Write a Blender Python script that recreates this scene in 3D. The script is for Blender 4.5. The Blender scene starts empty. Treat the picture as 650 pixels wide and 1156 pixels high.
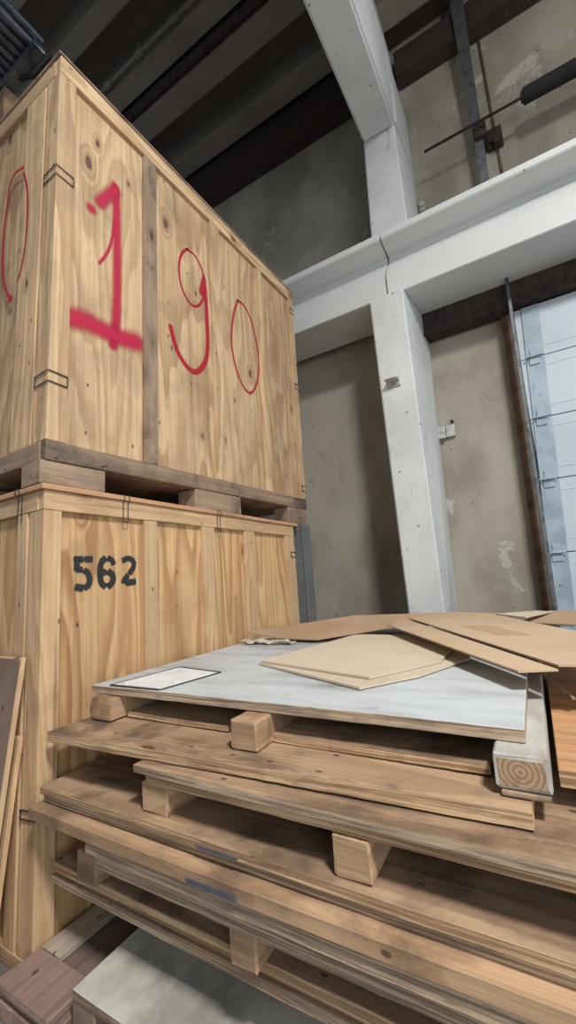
import bpy, bmesh, math, random
from mathutils import Vector, Matrix
random.seed(7)
SC = bpy.context.scene
COL = SC.collection
rad = math.radians

# ------------------------------------------------------------------ node helpers
def new_mat(name, rough=.7, metal=0.0):
    m = bpy.data.materials.new(name); m.use_nodes = True
    nt = m.node_tree
    b = nt.nodes['Principled BSDF']
    b.inputs['Roughness'].default_value = rough
    b.inputs['Metallic'].default_value = metal
    return m, nt, b

class G:
    """small node graph builder"""
    def __init__(s, nt): s.nt = nt
    def n(s, t, **kw):
        n = s.nt.nodes.new(t)
        for k, v in kw.items(): setattr(n, k, v)
        return n
    def link(s, a, b): s.nt.links.new(a, b)
    def val(s, sock, v):
        if isinstance(v, bpy.types.NodeSocket): s.link(v, sock)
        else: sock.default_value = v
    def math(s, op, a, b=0.0, c=0.0, clamp=False):
        n = s.n('ShaderNodeMath', operation=op, use_clamp=clamp)
        s.val(n.inputs[0], a); s.val(n.inputs[1], b); s.val(n.inputs[2], c)
        return n.outputs[0]
    def vmath(s, op, a, b):
        n = s.n('ShaderNodeVectorMath', operation=op)
        s.val(n.inputs[0], a); s.val(n.inputs[1], b)
        return n.outputs[0]
    def coord(s, jitter=True):
        tc = s.n('ShaderNodeTexCoord').outputs['Object']
        if not jitter: return tc
        oi = s.n('ShaderNodeObjectInfo')
        r = s.math('MULTIPLY', oi.outputs['Random'], 23.0)
        c = s.n('ShaderNodeCombineXYZ')
        s.link(r, c.inputs[0]); s.link(s.math('MULTIPLY', r, 1.7), c.inputs[1]); s.link(s.math('MULTIPLY', r, .6), c.inputs[2])
        return s.vmath('ADD', tc, c.outputs[0])
    def scale(s, v, sc): return s.vmath('MULTIPLY', v, sc)
    def noise(s, v, sc, det=2.0, rough=.5, dist=0.0):
        n = s.n('ShaderNodeTexNoise'); s.link(v, n.inputs['Vector'])
        n.inputs['Scale'].default_value = sc; n.inputs['Detail'].default_value = det
        n.inputs['Roughness'].default_value = rough; n.inputs['Distortion'].default_value = dist
        return n.outputs['Fac']
    def voro(s, v, sc, rnd=1.0):
        n = s.n('ShaderNodeTexVoronoi'); s.link(v, n.inputs['Vector'])
        n.inputs['Scale'].default_value = sc; n.inputs['Randomness'].default_value = rnd
        return n.outputs['Distance'], n.outputs['Color']
    def ss(s, v, lo, hi, a=0.0, b=1.0):
        n = s.n('ShaderNodeMapRange', interpolation_type='SMOOTHSTEP')
        s.val(n.inputs['Value'], v)
        n.inputs['From Min'].default_value = lo; n.inputs['From Max'].default_value = hi
        n.inputs['To Min'].default_value = a; n.inputs['To Max'].default_value = b
        return n.outputs[0]
    def mix(s, f, a, b, mode='MIX'):
        n = s.n('ShaderNodeMix', data_type='RGBA', blend_type=mode)
        s.val(n.inputs[0], f)
        for i, v in ((6, a), (7, b)):
            if isinstance(v, bpy.types.NodeSocket): s.link(v, n.inputs[i])
            else: n.inputs[i].default_value = (*v, 1)
        return n.outputs[2]
    def bump(s, h, st, b, dist=.004):
        n = s.n('ShaderNodeBump'); s.link(h, n.inputs['Height'])
        n.inputs['Strength'].default_value = st; n.inputs['Distance'].default_value = dist
        s.link(n.outputs[0], b.inputs['Normal'])

def lin(r, g, b):
    f = lambda c: (c/255/12.92) if c/255 <= .04045 else ((c/255+.055)/1.055)**2.4
    return (f(r), f(g), f(b))

AX = {'x': (.13, 1, 1), 'y': (1, .13, 1), 'z': (1, 1, .13)}
FIB = {'x': (1.5, 70, 70), 'y': (70, 1.5, 70), 'z': (70, 70, 1.5)}
KN = {'x': (.45, 1, 1), 'y': (1, .45, 1), 'z': (1, 1, .45)}
def wood(name, light, dark, axis, rings=9.0, contrast=.75, knots=.5, dirt=.3, dirtcol=(70, 58, 50), sc=3.2, rough=.72):
    """rotary-cut / sawn timber: contour lines of a stretched noise bending round knots, fibres, cracks and grime"""
    m, nt, b = new_mat(name, rough); g = G(nt)
    P = g.coord()
    # knots live in board space: u along the grain, v across it (one cross axis is constant on a face)
    xyz = g.n('ShaderNodeSeparateXYZ'); g.link(P, xyz.inputs[0])
    ia = 'xyz'.index(axis); ot = [k for k in range(3) if k != ia]
    va = g.math('ADD', xyz.outputs[ot[0]], xyz.outputs[ot[1]])
    wq = g.noise(g.scale(P, tuple(.3+.7*v for v in AX[axis])), 22.0, 3, .6)
    va2 = g.math('ADD', va, g.math('MULTIPLY_ADD', wq, .03, -.015))
    uv = g.n('ShaderNodeCombineXYZ'); g.link(va2, uv.inputs[0]); g.link(g.math('MULTIPLY', xyz.outputs[ia], .5), uv.inputs[1])
    def voro2(sc_, v=uv.outputs[0]):
        n = g.n('ShaderNodeTexVoronoi', voronoi_dimensions='2D'); g.link(v, n.inputs['Vector'])
        n.inputs['Scale'].default_value = sc_
        c = g.n('ShaderNodeSeparateColor'); g.link(n.outputs['Color'], c.inputs[0])
        return n.outputs['Distance'], c
    d, sep = voro2(4.2)
    gate = g.math('LESS_THAN', sep.outputs[0], knots*.42)
    size = g.math('MULTIPLY_ADD', sep.outputs[1], .055, .03)
    q = g.math('DIVIDE', d, size)
    k = g.math('MULTIPLY', g.ss(q, 1.15, .8), gate)
    kr = g.math('MULTIPLY', g.ss(q, 3.6, .8), gate)
    Pa = g.scale(P, AX[axis])
    base = g.noise(Pa, sc, 1.5, .45)
    wob = g.noise(g.scale(P, tuple(min(1, v*3) for v in AX[axis])), 9.0, 3)
    t = g.math('ADD', g.math('MULTIPLY', base, rings*1.5), g.math('MULTIPLY', wob, .55))
    t = g.math('ADD', t, g.math('MULTIPLY', kr, 1.6))
    saw = g.math('FRACT', t)
    grain = g.math('MULTIPLY', g.ss(saw, .1, .85), g.ss(saw, 1.0, .9))
    fib = g.noise(g.scale(P, FIB[axis]), 1.0, 3, .65)
    strk = g.noise(g.scale(P, tuple(.6*v for v in FIB[axis])), .55, 4, .7)
    col = g.mix(g.math('MULTIPLY', grain, contrast*.8), lin(*light), lin(*dark))
    col = g.mix(g.ss(fib, .35, .75, 0, .4), col, lin(*[c*.74 for c in dark]))
    col = g.mix(g.ss(strk, .48, .72, 0, .5), col, lin(*[c*.86 for c in dark]))
    ton = g.noise(Pa, 1.3, 2)
    col = g.mix(g.ss(ton, .35, .7, 0, .35), col, lin(*[min(255, c*1.05) for c in light]))
    col = g.mix(g.math('MULTIPLY', kr, .5), col, lin(*[c*.85 for c in dark]))
    col = g.mix(g.math('MULTIPLY', k, .85), col, lin(84, 54, 38))
    # grime, stains, cracks, nail holes
    dn = g.noise(g.scale(P, tuple(.35+.65*a for a in AX[axis])), 4.0, 6, .68)
    col = g.mix(g.ss(dn, .46, .72, 0, dirt*1.3), col, lin(*dirtcol))
    bl = g.noise(P, 2.3, 5, .65, .6)
    col = g.mix(g.ss(bl, .47, .68, 0, dirt*1.2), col, lin(*[c*.9 for c in dirtcol]))
    ck = g.noise(g.scale(P, tuple(v*.5 for v in FIB[axis])), .8, 2, .5)
    col = g.mix(g.ss(ck, .7, .76, 0, .3+dirt*.6), col, lin(72, 52, 38))
    sp, s2 = voro2(11.0)
    nh = g.math('MULTIPLY', g.ss(sp, .075, .045), g.math('LESS_THAN', s2.outputs[0], .1+dirt*.25))
    col = g.mix(g.math('MULTIPLY', nh, .8), col, lin(56, 42, 34))
    oi = g.n('ShaderNodeObjectInfo')
    v = g.math('MULTIPLY_ADD', oi.outputs['Random'], .2, .9)
    hsv = g.n('ShaderNodeHueSaturation'); g.link(col, hsv.inputs['Color']); g.link(v, hsv.inputs['Value'])
    g.link(hsv.outputs[0], b.inputs['Base Color'])
    g.bump(g.math('ADD', fib, g.math('MULTIPLY', grain, .5)), .3, b)
    return m

def ply_edge(name, light, dark, axis='x', dirt=.35):
    """cut edge of plywood: thin veneers in z, long streaks"""
    m, nt, b = new_mat(name, .85); g = G(nt)
    P = g.coord()
    st = {'x': (1.2, 1.2, 90), 'y': (1.2, 1.2, 90)}[axis]
    ly = g.noise(g.scale(P, st), 2.0, 2, .5)
    col = g.mix(g.ss(ly, .38, .62), lin(*light), lin(*dark))
    rough = g.noise(g.scale(P, (5, 5, 40)), 2.5, 4, .7)
    col = g.mix(g.ss(rough, .55, .75, 0, .6), col, lin(*[c*.6 for c in dark]))
    dn = g.noise(g.scale(P, (1.3, 1.3, 4)), 2.3, 4, .6)
    col = g.mix(g.ss(dn, .5, .7, 0, dirt), col, lin(84, 76, 70))
    oi = g.n('ShaderNodeObjectInfo')
    v = g.math('MULTIPLY_ADD', oi.outputs['Random'], .2, .9)
    hsv = g.n('ShaderNodeHueSaturation'); g.link(col, hsv.inputs['Color']); g.link(v, hsv.inputs['Value'])
    g.link(hsv.outputs[0], b.inputs['Base Color'])
    g.bump(rough, .5, b)
    return m

def end_grain(name, light, dark):
    """sawn end of a squared log: growth rings round the pith (object origin is put at the pith)"""
    m, nt, b = new_mat(name, .85); g = G(nt)
    tc = g.n('ShaderNodeTexCoord').outputs['Object']
    sx = g.n('ShaderNodeSeparateXYZ'); g.link(tc, sx.inputs[0])
    n0 = g.noise(tc, 14, 2)
    r = g.math('SQRT', g.math('ADD', g.math('POWER', sx.outputs[0], 2.0), g.math('POWER', sx.outputs[2], 2.0)))
    t = g.math('ADD', g.math('MULTIPLY', r, 95.0), g.math('MULTIPLY', n0, 1.2))
    col = g.mix(g.ss(g.math('FRACT', t), .3, .95), lin(*light), lin(*dark))
    d = g.noise(tc, 30, 4, .7)
    col = g.mix(g.ss(d, .5, .75, 0, .5), col, lin(*[c*.7 for c in dark]))
    g.link(col, b.inputs['Base Color']); g.bump(d, .3, b)
    return m

def painted(name, base, worn, amt=.5, under=(120, 112, 104), specks=.5, rough=.6, sc=2.0, st=(1, 1, 1), bump=.3, jitter=True, peel=None):
    """paint or bare concrete with worn patches, specks and optional peeled flakes"""
    m, nt, b = new_mat(name, rough); g = G(nt)
    P = g.coord(jitter)
    Q = g.scale(P, st)
    n1 = g.noise(Q, sc, 6, .62)
    col = g.mix(g.ss(n1, .38, .68, 0, amt), lin(*base), lin(*worn))
    n2 = g.noise(Q, sc*4.5, 6, .7, .6)
    col = g.mix(g.ss(n2, .6, .72, 0, specks*.8), col, lin(*under))
    d, vc = g.voro(P, 9.0)
    sep = g.n('ShaderNodeSeparateColor'); g.link(vc, sep.inputs[0])
    gate = g.math('LESS_THAN', sep.outputs[0], .35*specks)
    col = g.mix(g.math('MULTIPLY', g.math('MULTIPLY', g.ss(d, .11, .06), gate), .8), col, lin(*[c*.45 for c in under]))
    h = n2
    if peel:
        n3 = g.noise(P, 1.7, 7, .68, .4)
        f = g.ss(n3, .61, .66)
        col = g.mix(g.math('MULTIPLY', f, .6), col, lin(*peel))
        h = g.math('ADD', n2, f)
    g.link(col, b.inputs['Base Color'])
    g.bump(h, bump, b)
    return m

def metal(name, c1, c2, rough=.45, met=.7, sc=12):
    m, nt, b = new_mat(name, rough, met); g = G(nt)
    P = g.coord()
    n = g.noise(P, sc, 5, .65)
    col = g.mix(g.ss(n, .42, .66), lin(*c1), lin(*c2))
    g.link(col, b.inputs['Base Color'])
    g.link(g.ss(n, .3, .7, rough*.8, min(1, rough*1.3)), b.inputs['Roughness'])
    return m

def spray(name, col, soft=.55, dens=.95):
    """sprayed paint: the overspray thins out towards the rim of the stroke (uv = stroke space)"""
    m, nt, b = new_mat(name, .6); g = G(nt)
    b.inputs['Base Color'].default_value = (*lin(*col), 1)
    uv = g.n('ShaderNodeUVMap').outputs[0]
    sx = g.n('ShaderNodeSeparateXYZ'); g.link(uv, sx.inputs[0])
    u = g.math('MULTIPLY_ADD', sx.outputs[0], 2.0, -1.0)
    r = g.math('SQRT', g.math('ADD', g.math('MULTIPLY', u, u), g.math('MULTIPLY', sx.outputs[1], sx.outputs[1])))
    P = g.n('ShaderNodeTexCoord').outputs['Object']
    nz = g.noise(g.scale(P, (90, 90, 14)), 1.5, 4, .7)
    r2 = g.math('ADD', r, g.math('MULTIPLY_ADD', nz, .5, -.25))
    a = g.ss(r2, 1.0, 1.0-soft, 0, dens)
    g.link(a, b.inputs['Alpha'])
    return m

# ------------------------------------------------------------------ materials
M = {}
for ax in 'xyz':
    M['old_'+ax] = wood('crate_pine_'+ax, (220, 190, 150), (158, 118, 82), ax, 7, .75, .8, .24, (128, 106, 90))
    M['new_'+ax] = wood('fresh_ply_'+ax, (218, 182, 134), (158, 108, 64), ax, 9, 1.0, .5, .18, (140, 104, 76))
    M['cleat_'+ax] = wood('fresh_cleat_'+ax, (216, 184, 144), (176, 132, 90), ax, 8, .6, .7, .22, (140, 106, 80), sc=5)
    M['grimy_'+ax] = wood('grimy_timber_'+ax, (170, 146, 122), (126, 102, 82), ax, 6, .5, .6, .6, (88, 76, 68))
    M['stack_'+ax] = wood('worn_stack_ply_'+ax, (176, 148, 118), (116, 88, 66), ax, 7, .65, .8, .7, (86, 68, 56))
    M['block_'+ax] = wood('skid_timber_'+ax, (190, 158, 124), (142, 108, 78), ax, 8, .6, .6, .6, (104, 82, 66))
M['brownboard'] = wood('brown_board', (142, 120, 104), (110, 90, 76), 'z', 6, .5, .3, .4, (72, 62, 58))
M['orangeply'] = wood('orange_ply', (206, 158, 112), (156, 108, 72), 'x', 8, .6, .3, .2)
M['redboard'] = wood('red_brown_board', (158, 132, 118), (126, 102, 90), 'y', 6, .5, .3, .4)
M['greyboard'] = wood('grey_weathered_board', (174, 160, 142), (134, 120, 106), 'y', 6, .5, .3, .4, (90, 82, 76))
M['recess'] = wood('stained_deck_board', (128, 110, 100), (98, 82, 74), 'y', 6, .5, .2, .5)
M['edge'] = ply_edge('ply_edge_pale', (204, 174, 136), (146, 114, 84))
M['edge2'] = ply_edge('ply_edge_grey', (186, 164, 138), (128, 106, 86), dirt=.5)
M['edge_y'] = M['edge2']
M['endgrain'] = end_grain('log_end', (176, 150, 120), (140, 112, 88))
M['whitedeck'] = painted('whitewashed_ply', (190, 197, 200), (146, 148, 148), .85, (108, 102, 98), .8, .6, 2.6, (.5, 1.6, 1), .25)
M['greydeck'] = painted('weathered_grey_ply', (194, 192, 182), (126, 122, 114), .9, (84, 74, 66), .7, .7, 3.0, (.9, .7, 1), .3)
M['whiteskid'] = painted('whitewashed_skid', (178, 178, 172), (132, 122, 108), .9, (104, 90, 78), .8, .7, 5.0, (1, .4, 1), .3)
M['wall'] = painted('plaster_wall', (172, 166, 152), (134, 127, 114), .9, (120, 112, 100), .7, .85, 1.1, (1, 1, .6), .7, False, (196, 196, 188))
M['column'] = painted('white_painted_concrete', (218, 223, 223), (192, 196, 195), .7, (150, 148, 142), .9, .6, 1.6, (1, 1, .6), .35)
M['beam'] = painted('white_painted_beam', (216, 220, 219), (198, 202, 201), .5, (168, 166, 160), .2, .55, 1.0, (.5, 1, 1), .12)
M['ceiling'] = painted('shaded_ceiling', (96, 88, 80), (78, 72, 66), .7, (64, 58, 54), .2, .9, 1.0)  # dark grey base carries the shade of the unlit ceiling
M['rib'] = painted('painted_ceiling_rib', (128, 122, 112), (104, 98, 90), .7, (88, 82, 76), .2, .85, 1.0)
M['floor'] = painted('concrete_floor', (122, 118, 112), (92, 88, 84), .8, (70, 66, 62), .5, .7, 1.2)
M['door'] = painted('door_panel_paint', (196, 208, 216), (176, 190, 200), .5, (150, 158, 164), .25, .5, 1.0, (.4, 1, 1.5), .08)
M['stile'] = painted('galvanised_stile', (172, 188, 200), (140, 156, 170), .8, (92, 100, 108), 1.1, .45, 4.0, (1, 1, 1), .1)
M['darksteel'] = metal('dark_brown_steel', (58, 46, 42), (46, 38, 36), .75, .1)
M['rust'] = metal('rusty_jamb', (112, 92, 76), (86, 68, 56), .8, .05, 6)
M['track'] = metal('track_steel', (124, 130, 132), (86, 90, 92), .42, .75)
M['wire'] = metal('clip_wire', (96, 92, 88), (64, 60, 56), .45, .7, 40)
M['galv'] = metal('bracket_steel', (196, 198, 196), (150, 150, 146), .5, .35)
M['blackfoam'] = painted('black_foam', (34, 33, 35), (44, 42, 44), .6, (28, 27, 28), .2, .9, 6)
M['tube'] = metal('blue_grey_tube', (120, 130, 142), (70, 78, 90), .32, .85, 8)
M['greypost'] = painted('grey_painted_post', (112, 116, 116), (92, 96, 96), .6, (76, 76, 74), .5, .6, 3)
M['red'] = spray('red_spray_paint', (190, 28, 68), .9, .95)
M['redthin'] = spray('red_spray_line', (176, 24, 50), .5, .95)
M['black'] = spray('black_stencil_spray', (42, 44, 46), .42, .93)
M['ink'] = painted('black_marker', (48, 50, 52), (70, 72, 74), .4, (60, 60, 60), .2, .6, 8)
M['label'] = painted('white_sheet', (226, 230, 232), (196, 202, 206), .7, (150, 156, 160), .45, .5, 9)
def card(name, base, worn):
    m, nt, b = new_mat(name, .85); g = G(nt); P = g.coord()
    n = g.noise(P, 2.2, 5, .6); f = g.noise(g.scale(P, (3, 90, 3)), 1, 2)
    col = g.mix(g.ss(n, .4, .7, 0, .7), lin(*base), lin(*worn))
    col = g.mix(g.ss(f, .4, .7, 0, .15), col, lin(*[c*.8 for c in worn]))
    g.link(col, b.inputs['Base Color']); g.bump(n, .15, b); return m
M['card_brown'] = card('cardboard_brown', (176, 148, 120), (156, 128, 102))
M['card_pale'] = card('cardboard_pale', (200, 188, 166), (182, 168, 146))
M['card_tan'] = card('cardboard_tan', (190, 166, 138), (172, 147, 120))
M['tape'] = card('packing_tape', (178, 150, 120), (166, 138, 110))
M['paper'] = card('crumpled_paper', (198, 188, 172), (160, 146, 130))

# ------------------------------------------------------------------ mesh helpers
def tag(o, label=None, cat=None, group=None, kind=None):
    for k, v in (('label', label), ('category', cat), ('group', group), ('kind', kind)):
        if v: o[k] = v
    return o
def thing(name, loc, label, cat, group=None, kind=None):
    o = bpy.data.objects.new(name, None); COL.objects.link(o); o.location = loc
    o.empty_display_size = .1
    return tag(o, label, cat, group, kind)
def wloc(o):
    v = Vector((0, 0, 0))
    while o is not None:
        v = v + o.location; o = o.parent
    return v
def put(name, bm, mats, parent=None, origin=None, smooth=False):
    """bm is in world coordinates; it becomes ONE mesh object"""
    if not isinstance(mats, (list, tuple)): mats = [mats]
    me = bpy.data.meshes.new(name)
    base = wloc(parent) if parent else Vector((0, 0, 0))
    if origin is None:
        o_off = Vector((0, 0, 0)) if parent else Vector((0, 0, 0))
    else:
        o_off = Vector(origin) - base
    bmesh.ops.translate(bm, verts=bm.verts, vec=-(base+o_off))
    bmesh.ops.recalc_face_normals(bm, faces=bm.faces)
    bm.to_mesh(me); bm.free()
    for m in mats: me.materials.append(m)
    if smooth:
        for p in me.polygons: p.use_smooth = True
    o = bpy.data.objects.new(name, me); COL.objects.link(o)
    o.location = o_off
    if parent: o.parent = parent
    return o
def box(bm, x0, x1, y0, y1, z0, z1, bev=.003, jit=0.0, side=None, top=0, end=None, fn=None):
    """bevelled box; side / end give a material slot to the +-y / +-x faces"""
    t = bmesh.new()
    vs = [t.verts.new((x, y, z)) for x in (x0, x1) for y in (y0, y1) for z in (z0, z1)]
    idx = [(0, 1, 3, 2), (4, 6, 7, 5), (0, 4, 5, 1), (2, 3, 7, 6), (0, 2, 6, 4), (1, 5, 7, 3)]
    fs = [t.faces.new([vs[i] for i in f]) for f in idx]
    fs[0].material_index = fs[1].material_index = (end if end is not None else top)
    fs[2].material_index = fs[3].material_index = (side if side is not None else top)
    fs[4].material_index = fs[5].material_index = top
    if bev: bmesh.ops.bevel(t, geom=t.edges[:], offset=min(bev, .4*min(x1-x0, y1-y0, z1-z0)), segments=2, profile=.6, affect='EDGES')
    for v in t.verts:
        if jit: v.co += Vector((random.uniform(-jit, jit), random.uniform(-jit, jit), random.uniform(-jit, jit)))
        if fn: v.co = Vector(fn(*v.co))
    merge(bm, t)
    return bm
def merge(bm, t):
    me = bpy.data.meshes.new('tmp'); t.to_mesh(me); t.free()
    bm.from_mesh(me); bpy.data.meshes.remove(me)
def bx(*a, **k): return box(bmesh.new(), *a, **k)
def sheet(x0, x1, y0, y1, z0, z1, bow=0.0, wav=.001, n=40, ends=1, ragged=.0012, seed=0, skew=0.0):
    """plywood sheet with slightly wavy surface, ragged front edge; slot 0 face veneer, slot 1 cut edges"""
    rnd = random.Random(seed+int(abs(x0*991+z0*7919)))
    bm = bmesh.new(); m = 5
    ph = [rnd.uniform(0, 6.28) for _ in range(4)]
    def zz(u, v): return bow*math.sin(math.pi*u) + wav*(math.sin(5*u+ph[0]+2*v)+.6*math.sin(11*u+ph[1]-3*v))
    grid = {}
    for k, z in ((0, z0), (1, z1)):
        for i in range(n+1):
            for j in range(m+1):
                u, v = i/n, j/m
                y = y0+(y1-y0)*v + skew*u*(1-v)
                if j == 0: y += rnd.uniform(-ragged, ragged)
                grid[k, i, j] = bm.verts.new((x0+(x1-x0)*u, y, z+zz(u, v)))
    for i in range(n):
        for j in range(m):
            for k in (0, 1):
                bm.faces.new([grid[k, i, j], grid[k, i+1, j], grid[k, i+1, j+1], grid[k, i, j+1]])
    def q(a, b):
        f = bm.faces.new([grid[(0,)+a], grid[(0,)+b], grid[(1,)+b], grid[(1,)+a]]); f.material_index = 1
    for i in range(n): q((i, 0), (i+1, 0)); q((i, m), (i+1, m))
    for j in range(m): q((0, j), (0, j+1)); q((n, j), (n, j+1))
    bmesh.ops.recalc_face_normals(bm, faces=bm.faces)
    ed = [e for e in bm.edges if len(e.link_faces) == 2 and e.link_faces[0].material_index != e.link_faces[1].material_index]
    bmesh.ops.bevel(bm, geom=ed, offset=.002, segments=1, affect='EDGES')
    return bm
def tube(bm, pts, r, seg=8, cap=True):
    pts = [Vector(p) for p in pts]; rings = []
    for i, p in enumerate(pts):
        d = (pts[min(i+1, len(pts)-1)]-pts[max(i-1, 0)]).normalized()
        a = d.orthogonal().normalized() if i == 0 else (rings_n - d*rings_n.dot(d)).normalized()
        rings_n = a; b = d.cross(a)
        rings.append([bm.verts.new(p+(a*math.cos(2*math.pi*k/seg)+b*math.sin(2*math.pi*k/seg))*r) for k in range(seg)])
    for i in range(len(rings)-1):
        for k in range(seg):
            bm.faces.new([rings[i][k], rings[i][(k+1) % seg], rings[i+1][(k+1) % seg], rings[i+1][k]])
    if cap: bm.faces.new(rings[0]); bm.faces.new(rings[-1])
    return bm
def prism_x(poly, x0, x1, bev=0.0):
    """extrude a (y,z) outline along x"""
    bm = bmesh.new()
    a = [bm.verts.new((x0, y, z)) for y, z in poly]; b = [bm.verts.new((x1, y, z)) for y, z in poly]
    bm.faces.new(a); bm.faces.new(b[::-1]); n = len(poly)
    for i in range(n): bm.faces.new([a[i], a[(i+1) % n], b[(i+1) % n], b[i]])
    bmesh.ops.recalc_face_normals(bm, faces=bm.faces)
    if bev: bmesh.ops.bevel(bm, geom=bm.edges[:], offset=bev, segments=2, affect='EDGES')
    return bm
def hull8(bot, topv, bev=0.0):
    """solid from two quads given as 4 corners each"""
    bm = bmesh.new()
    a = [bm.verts.new(p) for p in bot]; b = [bm.verts.new(p) for p in topv]
    bm.faces.new(a[::-1]); bm.faces.new(b)
    for i in range(4): bm.faces.new([a[i], a[(i+1) % 4], b[(i+1) % 4], b[i]])
    bmesh.ops.recalc_face_normals(bm, faces=bm.faces)
    if bev: bmesh.ops.bevel(bm, geom=bm.edges[:], offset=bev, segments=3, affect='EDGES')
    return bm
def smooth_line(p, it=2):
    for _ in range(it):
        q = [p[0]]
        for i in range(len(p)-1):
            a, b = p[i], p[i+1]
            q += [tuple(.75*a[k]+.25*b[k] for k in range(2)), tuple(.25*a[k]+.75*b[k] for k in range(2))]
        q.append(p[-1]); p = q
    return p
def strokes(lst, to3d, widen=1.0, cap=1.0, it=2):
    """paint strokes as ribbons lying on a board; uv.x across, uv.y past the ends"""
    bm = bmesh.new(); uvl = bm.loops.layers.uv.new('UVMap')
    for si, (pts, w) in enumerate(lst):
        w = w*widen
        p = smooth_line(pts, it) if len(pts) > 2 else pts
        d0 = Vector(p[0])-Vector(p[1]); d1 = Vector(p[-1])-Vector(p[-2])
        d0.normalize(); d1.normalize()
        P = [Vector(p[0])+d0*w*cap] + [Vector(q) for q in p] + [Vector(p[-1])+d1*w*cap]
        V = [1.0]+[0.0]*len(p)+[1.0]
        row = []
        for i, c in enumerate(P):
            d = (P[min(i+1, len(P)-1)]-P[max(i-1, 0)]).normalized(); nrm = Vector((-d.y, d.x))
            row.append([bm.verts.new(to3d(*(c+nrm*w*s), si)) for s in (-1, 0, 1)])
        for i in range(len(P)-1):
            for k in (0, 1):
                f = bm.faces.new([row[i][k], row[i+1][k], row[i+1][k+1], row[i][k+1]])
                for l, (u, v) in zip(f.loops, ((k/2, V[i]), (k/2, V[i+1]), ((k+1)/2, V[i+1]), ((k+1)/2, V[i]))): l[uvl].uv = (u, v)
    return bm

# ------------------------------------------------------------------ camera
def cam():
    yaw, pitch, roll = rad(29.83), rad(9.24), rad(4.06)
    f = Vector((-math.sin(yaw)*math.cos(pitch), math.cos(yaw)*math.cos(pitch), math.sin(pitch)))
    r = Vector((math.cos(yaw), math.sin(yaw), 0)); d = f.cross(r)
    r2 = r*math.cos(roll)+d*math.sin(roll); d2 = -r*math.sin(roll)+d*math.cos(roll)
    c = bpy.data.cameras.new('camera'); o = bpy.data.objects.new('camera', c); COL.objects.link(o)
    c.sensor_fit = 'HORIZONTAL'; c.sensor_width = 36; c.lens = 36*465.9/650
    c.clip_start = .02; c.clip_end = 100
    m = Matrix((( r2.x, -d2.x, -f.x, 0), (r2.y, -d2.y, -f.y, 0), (r2.z, -d2.z, -f.z, 1.32), (0, 0, 0, 1)))
    o.matrix_world = m
    SC.camera = o
cam()

# ------------------------------------------------------------------ room shell
S = 'structure'
tag(put('floor', bx(-7, 5, -3, 4.4, -.2, 0, bev=0), M['floor']), 'grey concrete warehouse floor under the pallets', 'floor', kind=S)
tag(put('wall_back', bx(-7, 5, 4.4, 4.65, -.2, 8, bev=0), M['wall']), 'stained beige plaster wall behind the column and beam', 'wall', kind=S)
tag(put('ceiling', bx(-7, 5, -3, 4.4, 7.65, 7.9, bev=0), M['ceiling']), 'dark grey shaded warehouse ceiling above the crates', 'ceiling', kind=S)
ribs = [(.35, .6), (.95, 1.2), (1.5, 1.72), (2.1, 2.28), (2.68, 2.9), (3.06, 3.34), (3.73, 3.99)]
for i, (a, b) in enumerate(ribs):
    tag(put('trim_%d' % (i+1), bx(-7, 5, a, b, 7.32, 7.66, bev=.02), M['rib']), 'painted concrete rib running along under the dark ceiling', 'ceiling rib', 'ceiling ribs', S)
tag(put('trim_8', bx(-7, -.97, 4.05, 4.39, 7.05, 7.64, bev=.01), M['darksteel']), 'dark steel beam where the ceiling meets the back wall', 'beam', kind=S)
c = bmesh.new(); tube(c, [(-7, 2.6, 7.28), (5, 2.6, 7.28)], .022, 8)
for k in range(9): tube(c, [(-3.6+k*.55, 2.6, 7.28), (-3.5+k*.55, 2.6, 7.28)], .036, 8)
tag(put('ceiling_conduit', c, M['rib'], smooth=True), 'thin pale conduit with couplings running along under a ceiling rib', 'conduit')
c = bmesh.new(); tube(c, [(-7, 2.98, 7.33), (5, 2.98, 7.33)], .05, 10)
tag(put('ceiling_pipe', c, M['darksteel'], smooth=True), 'dark steel pipe tucked between two ceiling ribs', 'pipe')

# column: lower part, beam on top, upper part, roof girder
lo = [(-.962, 3.65, 0), (-.672, 3.65, 0), (-.712, 4.4, 0), (-.962, 4.4, 0)]
hi = [(-1.010, 3.65, 3.95), (-.686, 3.65, 3.95), (-.612, 4.4, 3.95), (-1.010, 4.4, 3.95)]
tag(put('concrete_column', hull8(lo, hi, .012), M['column']), 'white painted chipped concrete column under the ledge beam', 'column', kind=S)
tag(put('upper_column', hull8([(-.945, 3.74, 4.62), (-.575, 3.74, 4.62), (-.56, 4.4, 4.62), (-.945, 4.4, 4.62)],
    [(-.90, 3.70, 5.78), (-.575, 3.70, 5.78), (-.54, 4.4, 5.78), (-.90, 4.4, 5.78)], .012), M['column']), 'short white column standing on the ledge beam', 'column', kind=S)
gb = hull8([(-1.02, -2.9, 5.75), (-.70, -2.9, 5.75), (-.565, 3.70, 5.75), (-.895, 3.70, 5.75)],
    [(-1.02, -2.9, 6.55), (-.64, -2.9, 6.55), (-.53, 3.70, 6.55), (-.895, 3.70, 6.55)], .02)
box(gb, -.895, -.54, 3.69, 4.39, 5.77, 6.55, .01)
box(gb, -.96, -.60, -2.9, 4.38, 6.56, 7.34, .03)
tag(put('roof_girder', gb, M['column']), 'grey white concrete girder reaching out overhead from the column', 'girder', kind=S)
prof = [(3.66, 4.625), (3.66, 4.555), (3.675, 4.545), (3.92, 4.53), (3.92, 4.47), (3.85, 4.39), (3.76, 4.29), (3.70, 4.17), (3.70, 3.955), (4.24, 3.955), (4.24, 4.625)]
tag(put('ledge_beam', prism_x(prof, -.835, 5, .006), M['beam']), 'white painted ledge beam right of the joint above the column', 'beam', kind=S)
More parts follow.
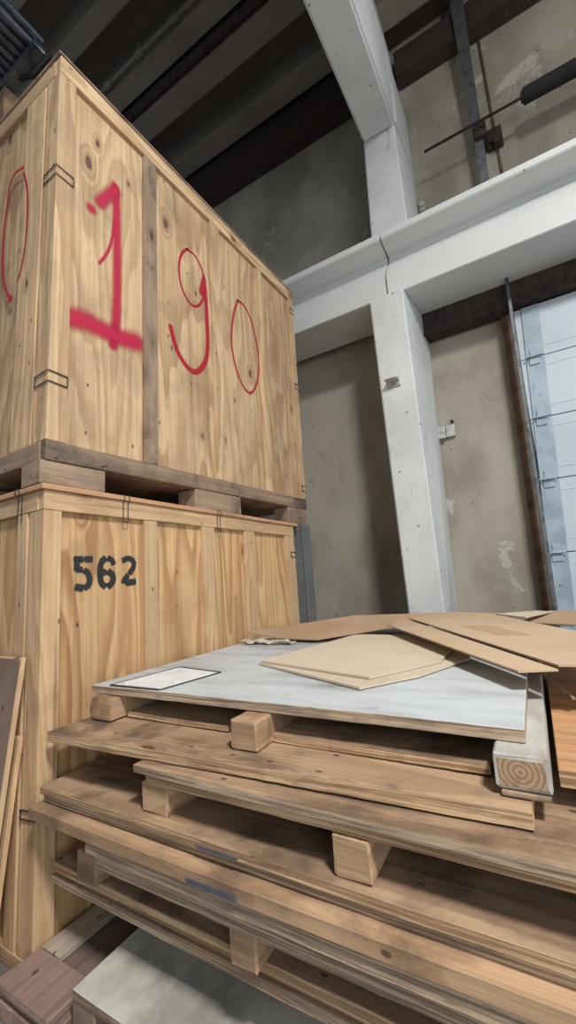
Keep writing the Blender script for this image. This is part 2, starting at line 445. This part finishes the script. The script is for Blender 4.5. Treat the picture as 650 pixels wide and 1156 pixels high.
tag(put('ledge_beam', prism_x(prof, -7, -.847, .006), M['beam']), 'white painted ledge beam left of the joint, partly behind the upper crate', 'beam', kind=S)
hb = bx(-.63, 5, 4.2, 4.36, 3.70, 4.0, bev=.006); box(hb, -.63, 5, 4.16, 4.2, 3.985, 4.0, .002); box(hb, -.63, 5, 4.16, 4.2, 3.70, 3.715, .002)
tag(put('trim_9', hb, M['darksteel']), 'dark brown steel channel over the door, below the ledge beam', 'beam', kind=S)
hb = bx(-.56, 5, 4.2, 4.38, 6.98, 7.3, bev=.006)
tag(put('trim_10', hb, M['darksteel']), 'dark steel channel high on the wall right of the girder', 'beam', kind=S)
tag(put('trim_11', hull8([(.0, 4.30, 0), (.075, 4.30, 0), (.075, 4.39, 0), (.0, 4.39, 0)], [(.07, 4.30, 3.7), (.17, 4.30, 3.7), (.17, 4.39, 3.7), (.07, 4.39, 3.7)], .003), M['rust']), 'rusty brown steel jamb along the left side of the door', 'door jamb', kind=S)

# sectional door
dr = thing('door_1', (.2, 4.3, 0), 'blue white sectional overhead door with galvanised edge strip', 'door', kind=S)
zs = [.02, .80, 1.385, 2.03, 2.60, 3.18, 3.69]
for i in range(6):
    b = bx(.17, 4.6, 4.27, 4.31, zs[i]+.004, zs[i+1]-.004, bev=.004)
    h = zs[i+1]-zs[i]
    for f in (.17, .83): box(b, .31, 4.6, 4.267, 4.272, zs[i]+h*f, zs[i]+h*f+.012, .002)
    p = put('door_panel', b, M['door'], dr)
    s0 = .055+.18*(zs[i]/3.7); s1 = .055+.18*(zs[i+1]/3.7)
    put('edge_stile', hull8([(s0+.01, 4.255, zs[i]+.006), (s0+.155, 4.255, zs[i]+.006), (s0+.155, 4.27, zs[i]+.006), (s0+.01, 4.27, zs[i]+.006)],
        [(s1+.01, 4.255, zs[i+1]-.006), (s1+.155, 4.255, zs[i+1]-.006), (s1+.155, 4.27, zs[i+1]-.006), (s1+.01, 4.27, zs[i+1]-.006)], .002), M['stile'], p)
for i in range(1, 6):
    x = .085+.18*zs[i]/3.7
    b = bx(x, x+.085, 4.244, 4.254, zs[i]-.075, zs[i]-.01, bev=.004); box(b, x+.015, x+.07, 4.244, 4.254, zs[i]+.01, zs[i]+.075, .004)
    tube(b, [(x+.005, 4.235, zs[i]), (x+.085, 4.235, zs[i])], .012, 8)
    tube(b, [(x-.03, 4.225, zs[i]), (x+.11, 4.225, zs[i])], .007, 8)
    put('hinge', b, M['stile'], dr)

tr = thing('door_track', (.15, 4.2, 0), 'tall steel door track beside the left edge of the overhead door', 'door track')
def track_bar(x0, x1, z0, z1, w, y0=4.10, y1=4.22):
    return hull8([(x0, y0, z0), (x0+w, y0, z0), (x0+w, y1, z0), (x0, y1, z0)], [(x1, y0, z1), (x1+w, y0, z1), (x1+w, y1, z1), (x1, y1, z1)], .004)
put('lower_rail', track_bar(.075, .15, 0, 3.72, .02), M['track'], tr)
b = bmesh.new(); tube(b, [(.108, 4.13, 0), (.11, 4.13, .9), (.125, 4.13, 1.5), (.165, 4.12, 3.72), (.17, 4.12, 4.0)], .017, 10)
put('rail_lip', b, M['track'], tr, smooth=True)
put('upper_rail', hull8([(.10, 4.27, 4.0), (.155, 4.27, 4.0), (.155, 4.30, 4.0), (.10, 4.30, 4.0)], [(.085, 4.12, 7.6), (.215, 4.12, 7.6), (.215, 4.19, 7.6), (.085, 4.19, 7.6)], .006), M['track'], tr)
b = bx(.11, .22, 4.16, 4.39, 5.60, 5.78, bev=.006); box(b, .22, .36, 4.36, 4.39, 5.58, 5.82, .004); box(b, .27, .33, 4.28, 4.37, 5.57, 5.66, .004)
put('shaft_bracket', b, M['darksteel'], tr)
c = bmesh.new(); tube(c, [(.30, 4.385, 4.0), (.30, 4.385, 7.0)], .013, 8)
tag(put('wall_conduit', c, M['rust'], smooth=True), 'thin brown conduit on the wall right of the upper door track', 'conduit')
sh = thing('spring_shaft', (.3, 4.1, 5.70), 'steel door shaft with black spring crossing the upper track', 'door shaft')
b = bmesh.new(); tube(b, [(-.37, 4.1, 5.70), (3.2, 4.1, 5.70)], .014, 10); put('shaft', b, M['darksteel'], sh, smooth=True)
b = bmesh.new(); tube(b, [(.555, 4.1, 5.70), (2.2, 4.1, 5.70)], .068, 20)
for k in range(58): tube(b, [(.56+k*.028, 4.1, 5.70), (.574+k*.028, 4.1, 5.70)], .073, 18)
put('spring', b, M['blackfoam'], sh)
b = bmesh.new(); tube(b, [(.535, 4.1, 5.70), (.56, 4.1, 5.70)], .05, 18); put('spring_collar', b, M['darksteel'], sh)

# wall and column fittings
jb = thing('junction_box', (-.6, 4.39, 2.6), 'small white double box on the wall right of the column', 'wall box')
put('box', bx(-.665, -.575, 4.33, 4.399, 2.63, 2.76, bev=.006), M['galv'], jb)
put('cover_plate', bx(-.572, -.485, 4.36, 4.399, 2.64, 2.77, bev=.005), M['galv'], jb)
b = bx(-.69, -.668, 4.36, 4.40, 2.66, 2.79, bev=.004); put('side_lug', b, M['galv'], jb)
b = bmesh.new(); tube(b, [(-.50, 4.33, 2.79), (-.50, 4.40, 2.79)], .014, 10); put('plug', b, M['darksteel'], jb)
b = hull8([(-.935, 3.56, 3.055), (-.82, 3.56, 3.055), (-.81, 3.66, 3.055), (-.93, 3.66, 3.055)], [(-.935, 3.56, 3.063), (-.82, 3.56, 3.063), (-.81, 3.66, 3.063), (-.93, 3.66, 3.063)])
box(b, -.93, -.81, 3.638, 3.655, 3.0, 3.09, .002)
tag(put('angle_bracket', b, M['galv']), 'small grey steel angle bracket on the column front', 'bracket')
b = bx(-.53, -.47, 4.37, 4.402, 5.28, 5.40, bev=.006); box(b, -.52, -.48, 4.35, 4.372, 5.33, 5.38, .004)
tag(put('wall_anchor', b, M['galv']), 'small rough anchor plate on the wall beside the upper column', 'anchor plate')

# grey post behind the lower crate
b = bx(-1.80, -1.675, 3.13, 3.26, 0, 1.78, bev=.005); box(b, -1.672, -1.664, 3.12, 3.27, 0, 1.78, .001)
tag(put('grey_post', b, M['greypost']), 'grey painted post standing behind the lower crate, under the upper one', 'post')

# ------------------------------------------------------------------ crates
CX = -1.70      # outer face of both crates towards the camera
def warp_up(x, y, z):
    h = z-1.79; t = (y-.947)/2.363
    zz = z + t*(.045*max(0, min(1, h/.09)) + .07*max(0, h-.1)/2.14)
    return (x, y + (.028+.018*t)*max(0, h-.1)/2.14, zz)
def crate(label, up):
    pre = 'old' if up else 'new'; cl = 'old_' if up else 'cleat_'
    fn = warp_up if up else None
    Y0 = .947; Y1 = 3.31 if up else 3.035; X0 = -3.2; X1 = CX
    zb = 1.89 if up else .0; zt = 4.035 if up else 1.76
    t = thing('wooden_crate', ((X0+X1)/2, (Y0+Y1)/2, 1.79 if up else 0), label, 'crate')
    def P(name, b, m): return put(name, b, m, t)
    rt = .10 if up else .085; rb = .09 if up else .05
    # long face, set back panels between cleats
    cy = [(Y0, 1.035), (1.470, 1.566), (2.07, 2.175), (2.67, 2.75), (Y1-.085, Y1)] if up else [(Y0, 1.024), (1.462, 1.547), (1.90, 2.012), (2.33, 2.455), (2.89, Y1)]
    for a, b in zip(cy[:-1], cy[1:]):
        P('panel', bx(X1-.032, X1-.02, a[1]-.01, b[0]+.01, zb+rb-.01, zt-rt+.01, bev=0, fn=fn), M[pre+'_z'])
    for i, (a, b) in enumerate(cy):
        if up: m = M['grimy_z'] if i == 1 else M['old_z']
        else: m = M['cleat_z']
        x0 = X1-.02 if i else X1-.09
        P('cleat', bx(x0, X1, a, b, zb+rb, zt-rt, bev=.003, fn=fn), m)
    P('top_rail', bx(X1-.04, X1+.002, Y0, Y1, zt-rt+.001, zt, bev=.004, fn=fn), M[cl+'y'])
    P('bottom_rail', bx(X1-.04, X1+.003, Y0, Y1, zb, zb+rb-.001, bev=.006, fn=fn), M['grimy_y' if up else 'cleat_y'])
    # end face
    P('end_panel', bx(X0+.03, X1-.04, Y0+.02, Y0+.032, zb+rb-.01, zt-rt+.01, bev=0, fn=fn), M[pre+'_z'])
    ec = [(X1-.105, X1-.091), (X1-.20, X1-.125), (-2.42, -2.32), (-3.2, -3.1)] if not up else [(X1-.115, X1-.091), (X1-.30, X1-.125), (-2.75, -2.65), (-3.2, -3.1)]
    for a, b in ec:
        P('end_cleat', bx(a, b, Y0, Y0+.02, zb+rb, zt-rt, bev=.003, fn=fn), M[cl+'z'])
    P('end_top_rail', bx(X0, X1-.041, Y0-.002, Y0+.03, zt-rt+.001, zt, bev=.004, fn=fn), M[cl+'x'])
    P('end_bottom_rail', bx(X0, X1-.041, Y0-.003, Y0+.03, zb, zb+rb-.001, bev=.006, fn=fn), M['grimy_x' if up else 'cleat_x'])
    # far sides
    P('back_panel', bx(X0+.03, X1-.041, Y1-.03, Y1-.005, zb, zt, bev=.003, fn=fn), M[pre+'_z'])
    P('far_panel', bx(X0, X0+.025, Y0+.035, Y1-.035, zb, zt, bev=.003, fn=fn), M[pre+'_z'])
    P('base_board', bx(X0+.03, X1-.042, Y0+.033, Y1-.035, zb+.005, zb+.03, bev=.003, fn=fn), M['grimy_y'])
    # lid
    if up: P('lid', bx(X0-.01, X1+.008, Y0-.01, Y1+.01, zt+.001, zt+.016, bev=.003, fn=fn), M['grimy_y'])
    else:
        b = bx(X0-.01, X1+.014, Y0-.016, Y1+.06, zt+.001, zt+.024, bev=.003)
        put('lid', b, wood('reddish_lid', (214, 168, 128), (170, 118, 82), 'y', 6, .4, .1, .2), t)
    # skid blocks
    zk = 1.787
    if not up: return t
    for xa, xb in ((X1-.15, X1-.002), (-2.52, -2.38), (X0, X0+.14)):
        for ya, yb in ((.93, 1.235), (1.855, 2.312), (2.98, 3.29)):
            P('skid_block', bx(xa, xb, ya, yb, zk, zb-.001, bev=.006, jit=.002, fn=fn), M['grimy_y'])
    return t
def clip(parent, path, gap=.045, r=.0028):
    """double wire clip: two parallel wires joined at their ends"""
    up = Vector((0, 0, gap))
    b = bmesh.new()
    tube(b, [Vector(p) for p in path], r, 6); tube(b, [Vector(p)+up for p in path], r, 6)
    for e in (path[0], path[-1]): tube(b, [Vector(e), Vector(e)+up], r, 6)
    put('wire_clip', b, M['wire'], parent)

low = crate('pale new plywood crate with black 562, underneath the 190 crate', False)
upc = crate('large weathered plywood crate with red 190, stacked on the 562 crate', True)
W = lambda x, y, z: warp_up(x, y, z)
for z in (3.31, 2.24):
    y0 = W(0, .947, z)[1]
    clip(upc, [(-1.80, y0-.004, z), (CX+.004, y0-.004, z+.006), (CX+.004, y0+.085, z+.004)], .05)
for z in (2.05, 3.02, 3.80):
    y, zz = W(0, 3.31, z)[1:]
    clip(upc, [(CX+.004, y-.07, zz), (CX+.004, y+.004, zz), (CX-.07, y+.004, zz)], .05)
clip(low, [(-1.80, .943, .50), (CX+.004, .943, .51), (CX+.004, 1.03, .515)], .03)
clip(low, [(CX+.004, 2.96, 1.50), (CX+.004, 3.039, 1.50), (CX-.07, 3.039, 1.50)], .04)
for yy in (1.33, 2.04):
    b = bmesh.new()
    for o in (0, .028):
        tube(b, [(CX-.06, yy+o, 1.787), (CX+.017, yy+o, 1.787), (CX+.017, yy+o, 1.758), (CX+.005, yy+o, 1.75), (CX+.005, yy+o, 1.655)], .0025, 6)
    tube(b, [(CX+.005, yy, 1.655), (CX+.005, yy+.028, 1.655)], .0025, 6)
    put('wire_clip', b, M['wire'], low)
b = bmesh.new()
for o in (0, .03):
    tube(b, [(-1.89+o, .928, 1.787), (-1.89+o, .928, 1.758), (-1.89+o, .942, 1.75), (-1.89+o, .942, 1.64)], .0025, 6)
put('wire_clip', b, M['wire'], low)

N = {
'1': [([(1.311, 3.567), (1.317, 3.418), (1.319, 3.258), (1.318, 2.946), (1.312, 2.703), (1.291, 2.586)], .026), ([(1.166, 3.302), (1.158, 3.299)], .024), ([(1.214, 3.379), (1.266, 3.477), (1.311, 3.545)], .03), ([(1.303, 3.353), (1.287, 3.213), (1.261, 3.111), (1.211, 3.013)], .008), ([(1.065, 2.619), (1.143, 2.644), (1.236, 2.639), (1.38, 2.659), (1.442, 2.68)], .05)],
'9': [([(1.872, 3.583), (1.947, 3.596), (2.012, 3.544), (2.047, 3.461), (2.03, 3.33), (1.996, 3.243), (1.942, 3.186), (1.881, 3.175), (1.813, 3.238), (1.788, 3.333), (1.796, 3.452), (1.834, 3.536), (1.875, 3.584)], .008), ([(2.037, 3.47), (2.049, 3.327), (2.051, 3.106), (2.045, 2.9), (2.01, 2.8), (1.94, 2.711), (1.877, 2.687), (1.801, 2.72), (1.738, 2.794), (1.703, 2.912)], .016), ([(2.001, 3.334), (2.036, 3.446)], .02)],
'0': [([(2.431, 3.531), (2.521, 3.546), (2.607, 3.474), (2.673, 3.3), (2.695, 3.103), (2.648, 2.914), (2.549, 2.775), (2.454, 2.79), (2.367, 2.896), (2.322, 3.062), (2.324, 3.189), (2.371, 3.391), (2.436, 3.536)], .009)],
'e': [([(-2.01, 3.553), (-2.094, 3.574), (-2.138, 3.535), (-2.15, 3.446), (-2.169, 3.324), (-2.173, 3.141), (-2.159, 2.998), (-2.118, 2.873), (-2.061, 2.801)], .012), ([(-2.0, 3.514), (-1.956, 3.394), (-1.94, 3.24), (-1.944, 3.066), (-1.971, 2.933), (-2.005, 2.877)], .008), ([(-2.069, 2.799), (-2.06, 2.8)], .022)],
'5': [([(1.180, 1.472), (1.144, 1.472)], .02), ([(1.134, 1.472), (1.094, 1.472)], .02), ([(1.107, 1.466), (1.105, 1.424)], .02), ([(1.106, 1.426), (1.132, 1.426)], .018), ([(1.142, 1.424), (1.160, 1.410), (1.169, 1.383), (1.165, 1.358), (1.143, 1.345)], .02), ([(1.134, 1.345), (1.102, 1.352)], .022)],
'6': [([(1.293, 1.449), (1.284, 1.469), (1.262, 1.478)], .02), ([(1.249, 1.478), (1.224, 1.459), (1.219, 1.409), (1.224, 1.365), (1.248, 1.346)], .022), ([(1.262, 1.345), (1.287, 1.363), (1.291, 1.394), (1.263, 1.417)], .022), ([(1.25, 1.416), (1.228, 1.406)], .02)],
'2': [([(1.343, 1.466), (1.375, 1.48), (1.41, 1.466), (1.407, 1.432), (1.382, 1.402)], .02), ([(1.374, 1.395), (1.35, 1.373), (1.348, 1.359)], .02), ([(1.362, 1.358), (1.417, 1.363)], .022)],
}
face = lambda a, b, i: (CX-.0185+i*.0003, a, b)
for k in '190':
    put('painted_digit', strokes(N[k], face, 1.65 if k == '1' else 1.5), M['red'] if k == '1' else M['redthin'], upc)['label'] = 'sprayed red digit ' + k
ends = lambda a, b, i: (a, W(0, .947, b)[1]-.0012-i*.0003, b)
put('painted_digit', strokes(N['e'], ends, 1.2), M['redthin'], upc)['label'] = 'thin red sprayed ring on the end'
for k in '562':
    put('stencil_digit', strokes(N[k], face, .9, .3, 1), M['black'], low)['label'] = 'black stencilled digit ' + k

# bundle of steel tubes on a post beyond the upper crate's end
tb = thing('tube_bundle', (-2.5, 1.1, 4.06), 'bundle of blue grey steel tubes on a post above the crate', 'steel tubes')
b = bx(-2.79, -2.70, 1.16, 1.25, 4.068, 4.86, bev=.004); put('post', b, M['block_z'], tb)
b = bx(-2.92, -2.30, 1.14, 1.22, 4.862, 4.905, bev=.006); put('cross_bar', b, M['tube'], tb)
for k in range(9):
    for j in (0, 1):
        x = -2.86+k*.062+(.03 if j else 0)
        b = bmesh.new(); tube(b, [(x, .0, 4.932+j*.052), (x, 1.21, 4.932+j*.052)], .024, 12)
        put('tube', b, M['tube'], tb)
c = bmesh.new(); tube(c, [(-2.58, 1.2, 4.87), (-2.45, 1.24, 4.84), (-2.28, 1.25, 4.86), (-2.12, 1.27, 4.62), (-2.02, 1.30, 4.2), (-1.98, 1.32, 4.09)], .014, 8)
put('cable', c, M['blackfoam'], tb, smooth=True)

# ------------------------------------------------------------------ boards leaning on the end of the lower crate
def leaning(x0, x1, yb, zt, yt, th, mats, label, cut=0.0):
    t = bmesh.new()
    b0 = [(x0, yb, 0), (x1, yb, 0), (x1, yb+th, .002), (x0, yb+th, .002)]
    t0 = [(x0, yt, zt-cut), (x1, yt, zt), (x1, yt+th, zt+.002), (x0, yt+th, zt-cut+.002)]
    bm = hull8(b0, t0, .002)
    for f in bm.faces:
        if abs(f.normal.x) > .7 or f.normal.z > .7: f.material_index = 1
    return tag(put('leaning_board', bm, mats), label, 'board', 'boards leaning on the crate end')
leaning(-2.25, -1.745, .775, 1.09, .900, .020, [M['brownboard'], M['cleat_z']], 'wide dark brown board leaning on the lower crate at far left')
leaning(-2.15, -1.765, .823, .80, .912, .018, [M['cleat_z'], M['cleat_z']], 'narrow pale board leaning behind the dark brown one', .03)

# ------------------------------------------------------------------ pallet stack beside the lower crate
PX = -1.65; RX = 1.15; BY = 2.45
def skid(x0, x1, y0, y1, z0, z1, parent, mat='block_y', end='block_x', name='skid'):
    b = bmesh.new(); box(b, x0, x1, y0, y1, z0, z1, .006, .0015, side=1, top=0)
    return put(name, b, [M[mat], M[end]], parent)
# bottom: old brown pallet on the floor
g = thing('wooden_pallet', (-1.53, 1.5, 0), 'old grey brown pallet on the floor against the lower crate', 'pallet', 'stacked pallets')
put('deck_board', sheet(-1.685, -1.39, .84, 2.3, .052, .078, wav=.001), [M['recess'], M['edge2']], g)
put('edge_board', bx(-1.685, -1.58, .97, 2.3, .080, .102, bev=.004), M['greyboard'], g)
put('front_board', bx(-1.685, -1.40, .825, .965, .080, .104, bev=.006, jit=.002), M['redboard'], g)
for y in (.83, 1.5, 2.2): put('skid', bx(-1.685, -1.39, y, y+.09, 0, .050, bev=.005), M['redboard'], g)
# weathered grey pallet
h = thing('wooden_pallet', (-.4, 1.6, 0), 'weathered grey sheet pallet on the floor under the stack', 'pallet', 'stacked pallets')
put('deck_sheet', sheet(-1.352, RX, .872, 2.3, .145, .170, wav=.0015), [M['greydeck'], M['edge2']], h)
for x in (-1.355, -.2, .9):
    skid(x, x+.10, .875, 2.3, 0, .143, h, 'grimy_y', 'redboard')
# pallet F + E : lower of the stack
def pallet(label, sheets, blocks, z0, z1, y0, mat='stack'):
    t = thing('wooden_pallet', (-.3, 1.6, min(s[4] for s in sheets)), label, 'pallet', 'stacked pallets')
    for i, (xa, xb, ya, yb, za, zb, top, ed) in enumerate(sheets):
        put('deck_sheet', sheet(xa, xb, ya, yb, za, zb, wav=.0012, seed=i), [M[top], M[ed]], t)
    for x0, x1, ya in blocks:
        skid(x0, x1, ya, BY-.1, z0, z1, t)
    return t
p = pallet('lowest plywood pallet of the stack, its skid ends set back over the grey sheet',
    [(PX, RX, .985, BY, .338, .371, 'stack_x', 'edge'), (PX+.005, RX, .978, BY, .306, .333, 'stack_x', 'edge2'),
     (-1.345, RX, .905, BY, .512, .549, 'stack_x', 'edge2'), (-1.325, RX, .925, BY, .463, .508, 'stack_x', 'edge2')],
    [(-1.475, -1.375, .962), (-.80, -.715, .94), (.15, .25, .95)], .373, .461, .96)
for x in (-1.3, -.2, .8):
    skid(x, x+.1, 1.25, BY-.1, .174, .303, p, 'grimy_y', 'grimy_x')
mp = pallet('middle plywood pallet of the stack, its front edge jutting out furthest',
    [(PX, RX, .930, BY, .618, .642, 'stack_x', 'edge'), (PX+.01, RX, .94, BY, .592, .615, 'stack_x', 'edge2'),
     (PX-.005, RX, .895, BY, .552, .589, 'block_x', 'block_x'),
     (-1.164, RX, .945, BY, .757, .781, 'stack_x', 'edge2'), (-1.12, RX, .955, BY, .732, .755, 'stack_x', 'edge')],
    [(-1.15, -1.04, .965), (-.49, -.40, .95), (.35, .45, .95)], .644, .730, .95)
M['blue'] = painted('blue_chalk', (74, 80, 94), (96, 92, 92), .8, (112, 96, 82), 1.0, .8, 30)
put('blue_smear', hull8([(-.895, .8925, .556), (-.735, .8925, .554), (-.735, .8965, .554), (-.895, .8965, .556)], [(-.90, .8925, .566), (-.74, .8925, .569), (-.74, .8965, .569), (-.90, .8965, .566)]), M['blue'], mp)['label'] = 'blue chalk smear on the front edge'
put('blue_smear', hull8([(-.89, .9275, .620), (-.76, .9275, .620), (-.76, .9315, .620), (-.89, .9315, .620)], [(-.90, .9275, .627), (-.75, .9275, .628), (-.75, .9315, .628), (-.90, .9315, .627)]), M['blue'], mp)['label'] = 'blue chalk smear on the front edge'
tag(put('plywood_sheet', sheet(PX, -.072, .955, BY, .785, .821, wav=.0012, ragged=.002, skew=.075), [M['stack_x'], M['edge']]), 'brown plywood sheet with a grey right end, below the whitewashed pallet', 'plywood sheet')
# loose boards between the skids of the top pallet
lb = [(-1.47, -.965, 1.17, .823, .845, 'stack_x', 'loose board between the left and middle skids of the top pallet'),
      (-.84, -.155, 1.15, .823, .850, 'stack_x', 'loose board between the middle and right skids of the top pallet'),
      (-.015, RX, 1.15, .822, .862, 'orangeply', 'orange plywood slab right of the whitewashed skid')]
for xa, xb, ya, za, zb, mt, lab in lb:
    lo_ = tag(put('loose_board', sheet(xa, xb, ya, BY-.1, za+.002, zb, wav=.0008), [M[mt], M['edge']]), lab, 'board', 'loose boards in the stack')
    if mt == 'orangeply':
        for x in (.02, .6): put('batten', bx(x, x+.09, 1.3, BY-.15, .785, .822, bev=.004), M['stack_y'], lo_)
# top pallet
a = thing('wooden_pallet', (-.85, 1.8, .823), 'whitewashed grey plywood pallet on top of the stack', 'pallet', 'stacked pallets')
put('deck_sheet', sheet(PX-.005, -.070, 1.141, 2.9, .912, .943, wav=.0012, ragged=.002), [M['whitedeck'], M['edge2']], a)
skid(-1.60, -1.485, 1.10, 2.8, .826, .909, a)
skid(-.865, -.77, 1.06, 2.8, .826, .909, a)
b = bmesh.new(); box(b, -.138, -.030, 1.075, 2.8, .836, .908, .008, .0015, side=1)
sk = put('skid', b, [M['whiteskid'], M['endgrain']], a, origin=(-.086, 1.075, .874))
put('skid_runner', bx(-.128, -.034, 1.07, 2.8, .824, .834, bev=.003), M['grimy_y'], a)
b = bmesh.new(); tube(b, [(-.10, 1.9, .953), (-.03, 1.72, .945), (.05, 1.56, .905)], .006, 6)
tag(put('wood_splinter', b, M['greyboard']), 'thin grey splinter sticking out beside the top pallet corner', 'splinter')

# label sheet on the white deck
lbq = [(-1.55, 1.15), (-1.265, 1.15), (-1.219, 1.446), (-1.506, 1.494)]
def quad_prism(q, z0, z1):
    return hull8([(x, y, z0) for x, y in q], [(x, y, z1) for x, y in q])
ls = thing('shipping_label', (-1.385, 1.3, .9455), 'white label with black border lying on the whitewashed deck', 'label')
put('sheet', quad_prism(lbq, .9455, .9465), M['label'], ls)
def strip(p, q, w, z):
    p = Vector(p); q = Vector(q); d = (q-p).normalized(); n = Vector((-d.y, d.x))*w
    return quad_prism([p-n, q-n, q+n, p+n], z, z+.0006)
pts = lbq+[lbq[0]]
for i in range(4): put('border_line', strip(pts[i], pts[i+1], .006 if i in (1, 3) else .008, .9467), M['ink'], ls)
# ------------------------------------------------------------------ cardboard
def cardboard(pts, mat, label, th=.006, cuts=3, name='cardboard_sheet', flaps=None):
    """a flat-ish folded board from corner points (x,y,z) with real thickness"""
    bm = bmesh.new(); rings = []
    for dz in (0, th): rings.append([bm.verts.new((x, y, z+dz)) for x, y, z in pts])
    n = len(pts)
    f0 = bm.faces.new(rings[0][::-1]); f1 = bm.faces.new(rings[1])
    for i in range(n): bm.faces.new([rings[0][i], rings[0][(i+1) % n], rings[1][(i+1) % n], rings[1][i]])
    bmesh.ops.triangulate(bm, faces=[f0, f1])
    return put(name, bm, mat)
Zd = .947
c1 = cardboard([(-1.655, 2.232, .998), (-1.40, 2.21, .966), (-1.13, 2.20, .962), (-.80, 2.44, .992), (-.40, 2.6, 1.0), (-.20, 3.0, 1.01), (-.46, 2.85, 1.034), (-1.09, 2.72, 1.040)], M['card_brown'], '')
tag(c1, 'darker brown cardboard sheet at the back, against the crate', 'cardboard', 'cardboard on the top pallet')
cl_ = cardboard([(-1.13, 1.61, Zd), (-.545, 1.336, Zd), (-.40, 1.54, Zd), (-.27, 1.87, Zd), (-.37, 2.3, Zd), (-.95, 2.4, Zd)], M['card_pale'], '', .008)
tag(cl_, 'pale cardboard sheet lying flat on the whitewashed deck', 'cardboard', 'cardboard on the top pallet')
cm = cardboard([(-1.12, 1.615, .957), (-.545, 1.435, .957), (-.47, 1.56, .957), (-.36, 1.75, .957), (-.36, 2.3, .966), (-.95, 2.36, .966)], M['card_pale'], '', .008)
tag(cm, 'pale cardboard sheet just over the flat one, torn right corner', 'cardboard', 'cardboard on the top pallet')
tc = thing('cardboard_box_blank', (0, 1.8, 1.0), 'tan flattened cardboard box on top, with a slit between its flaps', 'cardboard', 'cardboard on the top pallet')
def cpart(pts, mat, name, th=.006):
    o = cardboard(pts, mat, '', th, name=name); 
    o.parent = tc; o.location = -Vector(tc.location)
    return o
cpart([(-.76, 2.38, 1.018), (-.081, 1.446, .998), (.022, 1.49, .998), (-.70, 2.57, 1.026)], M['card_tan'], 'side_flap')
cpart([(-.70, 2.60, 1.032), (.024, 1.512, 1.006), (.30, 1.56, 1.006), (.55, 2.0, 1.0), (.135, 2.15, 1.012), (-.09, 2.5, 1.022), (-.19, 2.66, 1.03), (-.44, 2.78, 1.042)], M['card_tan'], 'main_flap')
from mathutils.bvhtree import BVHTree
mf = bpy.data.objects['main_flap']
tree = BVHTree.FromPolygons([v.co.copy() for v in mf.data.vertices], [tuple(p.vertices) for p in mf.data.polygons])
def drape(x, y):
    h = tree.ray_cast(Vector((x, y, 3)), Vector((0, 0, -1)))[0]
    return (x, y, (h.z if h else 1.02)+.0007)
b = bmesh.new(); q = [Vector(v) for v in ((-.36, 2.28), (-.17, 2.02), (-.04, 2.04), (-.23, 2.31))]
gv = [[b.verts.new(drape(*(q[0].lerp(q[1], i/12).lerp(q[3].lerp(q[2], i/12), j/5)))) for j in range(6)] for i in range(13)]
for i in range(12):
    for j in range(5): b.faces.new([gv[i][j], gv[i+1][j], gv[i+1][j+1], gv[i][j+1]])
o = put('tape', b, M['tape']); o.parent = tc; o.location = -Vector(tc.location)
cr = cardboard([(-.10, 2.62, 1.0), (.6, 2.3, .99), (.9, 2.8, 1.01), (.05, 3.0, 1.018)], M['card_brown'], '')
tag(cr, 'brown cardboard sheet at the far right behind the tan box', 'cardboard', 'cardboard on the top pallet')
cs = cardboard([(-.22, 2.72, 1.034), (-.07, 2.52, 1.034), (.06, 2.9, 1.022), (-.02, 2.98, 1.022)], M['card_pale'], '')
tag(cs, 'narrow pale cardboard strip lying on the brown sheet at right', 'cardboard', 'cardboard on the top pallet')
b = bmesh.new(); rnd = random.Random(5)
n = 12; gv = [[b.verts.new((-1.62+.36*i/n, 2.12+.07*j/3+rnd.uniform(-.012, .012), .946+rnd.uniform(0, .022))) for j in range(4)] for i in range(n+1)]
for i in range(n):
    for j in range(3): b.faces.new([gv[i][j], gv[i+1][j], gv[i+1][j+1], gv[i][j+1]])
r = bmesh.ops.extrude_face_region(b, geom=b.faces[:])
bmesh.ops.translate(b, verts=[v for v in r['geom'] if isinstance(v, bmesh.types.BMVert)], vec=(0, 0, .003))
tag(put('torn_paper', b, M['paper']), 'crumpled torn paper strip under the back cardboard by the crate', 'paper')

# ------------------------------------------------------------------ light
def area(name, loc, aim, size, power, col, sy=None, spread=180):
    l = bpy.data.lights.new(name, 'AREA'); l.energy = power; l.color = col
    l.shape = 'RECTANGLE'; l.size = size; l.size_y = sy or size; l.spread = rad(spread)
    o = bpy.data.objects.new(name, l); COL.objects.link(o); o.location = loc
    o.rotation_euler = (Vector(aim)-Vector(loc)).to_track_quat('-Z', 'Y').to_euler()
l = bpy.data.lights.new('bulb_lamp', 'POINT'); l.energy = 42; l.color = (1, .96, .9); l.shadow_soft_size = .12
o = bpy.data.objects.new('bulb_lamp', l); COL.objects.link(o); o.location = (.9, 2.2, 6.0)
area('high_bay_lamp', (2.6, -1.2, 6.9), (2.0, -.4, 0), .9, 440, (1, .97, .93), spread=140)
area('cool_fill', (3.8, -2.6, 2.4), (-1.2, 2.2, 1.6), 3.0, 105, (.88, .95, 1))  # added cool fill from behind right, brightens the faces towards the camera
w = bpy.data.worlds.new('world'); SC.world = w; w.use_nodes = True
w.node_tree.nodes['Background'].inputs[0].default_value = (.86, .92, 1, 1)
w.node_tree.nodes['Background'].inputs[1].default_value = .24
SC.view_settings.view_transform = 'Standard'; SC.view_settings.look = 'None'
SC.view_settings.gamma = 1; SC.view_settings.use_curve_mapping = False
SC.view_settings.exposure = 0.12
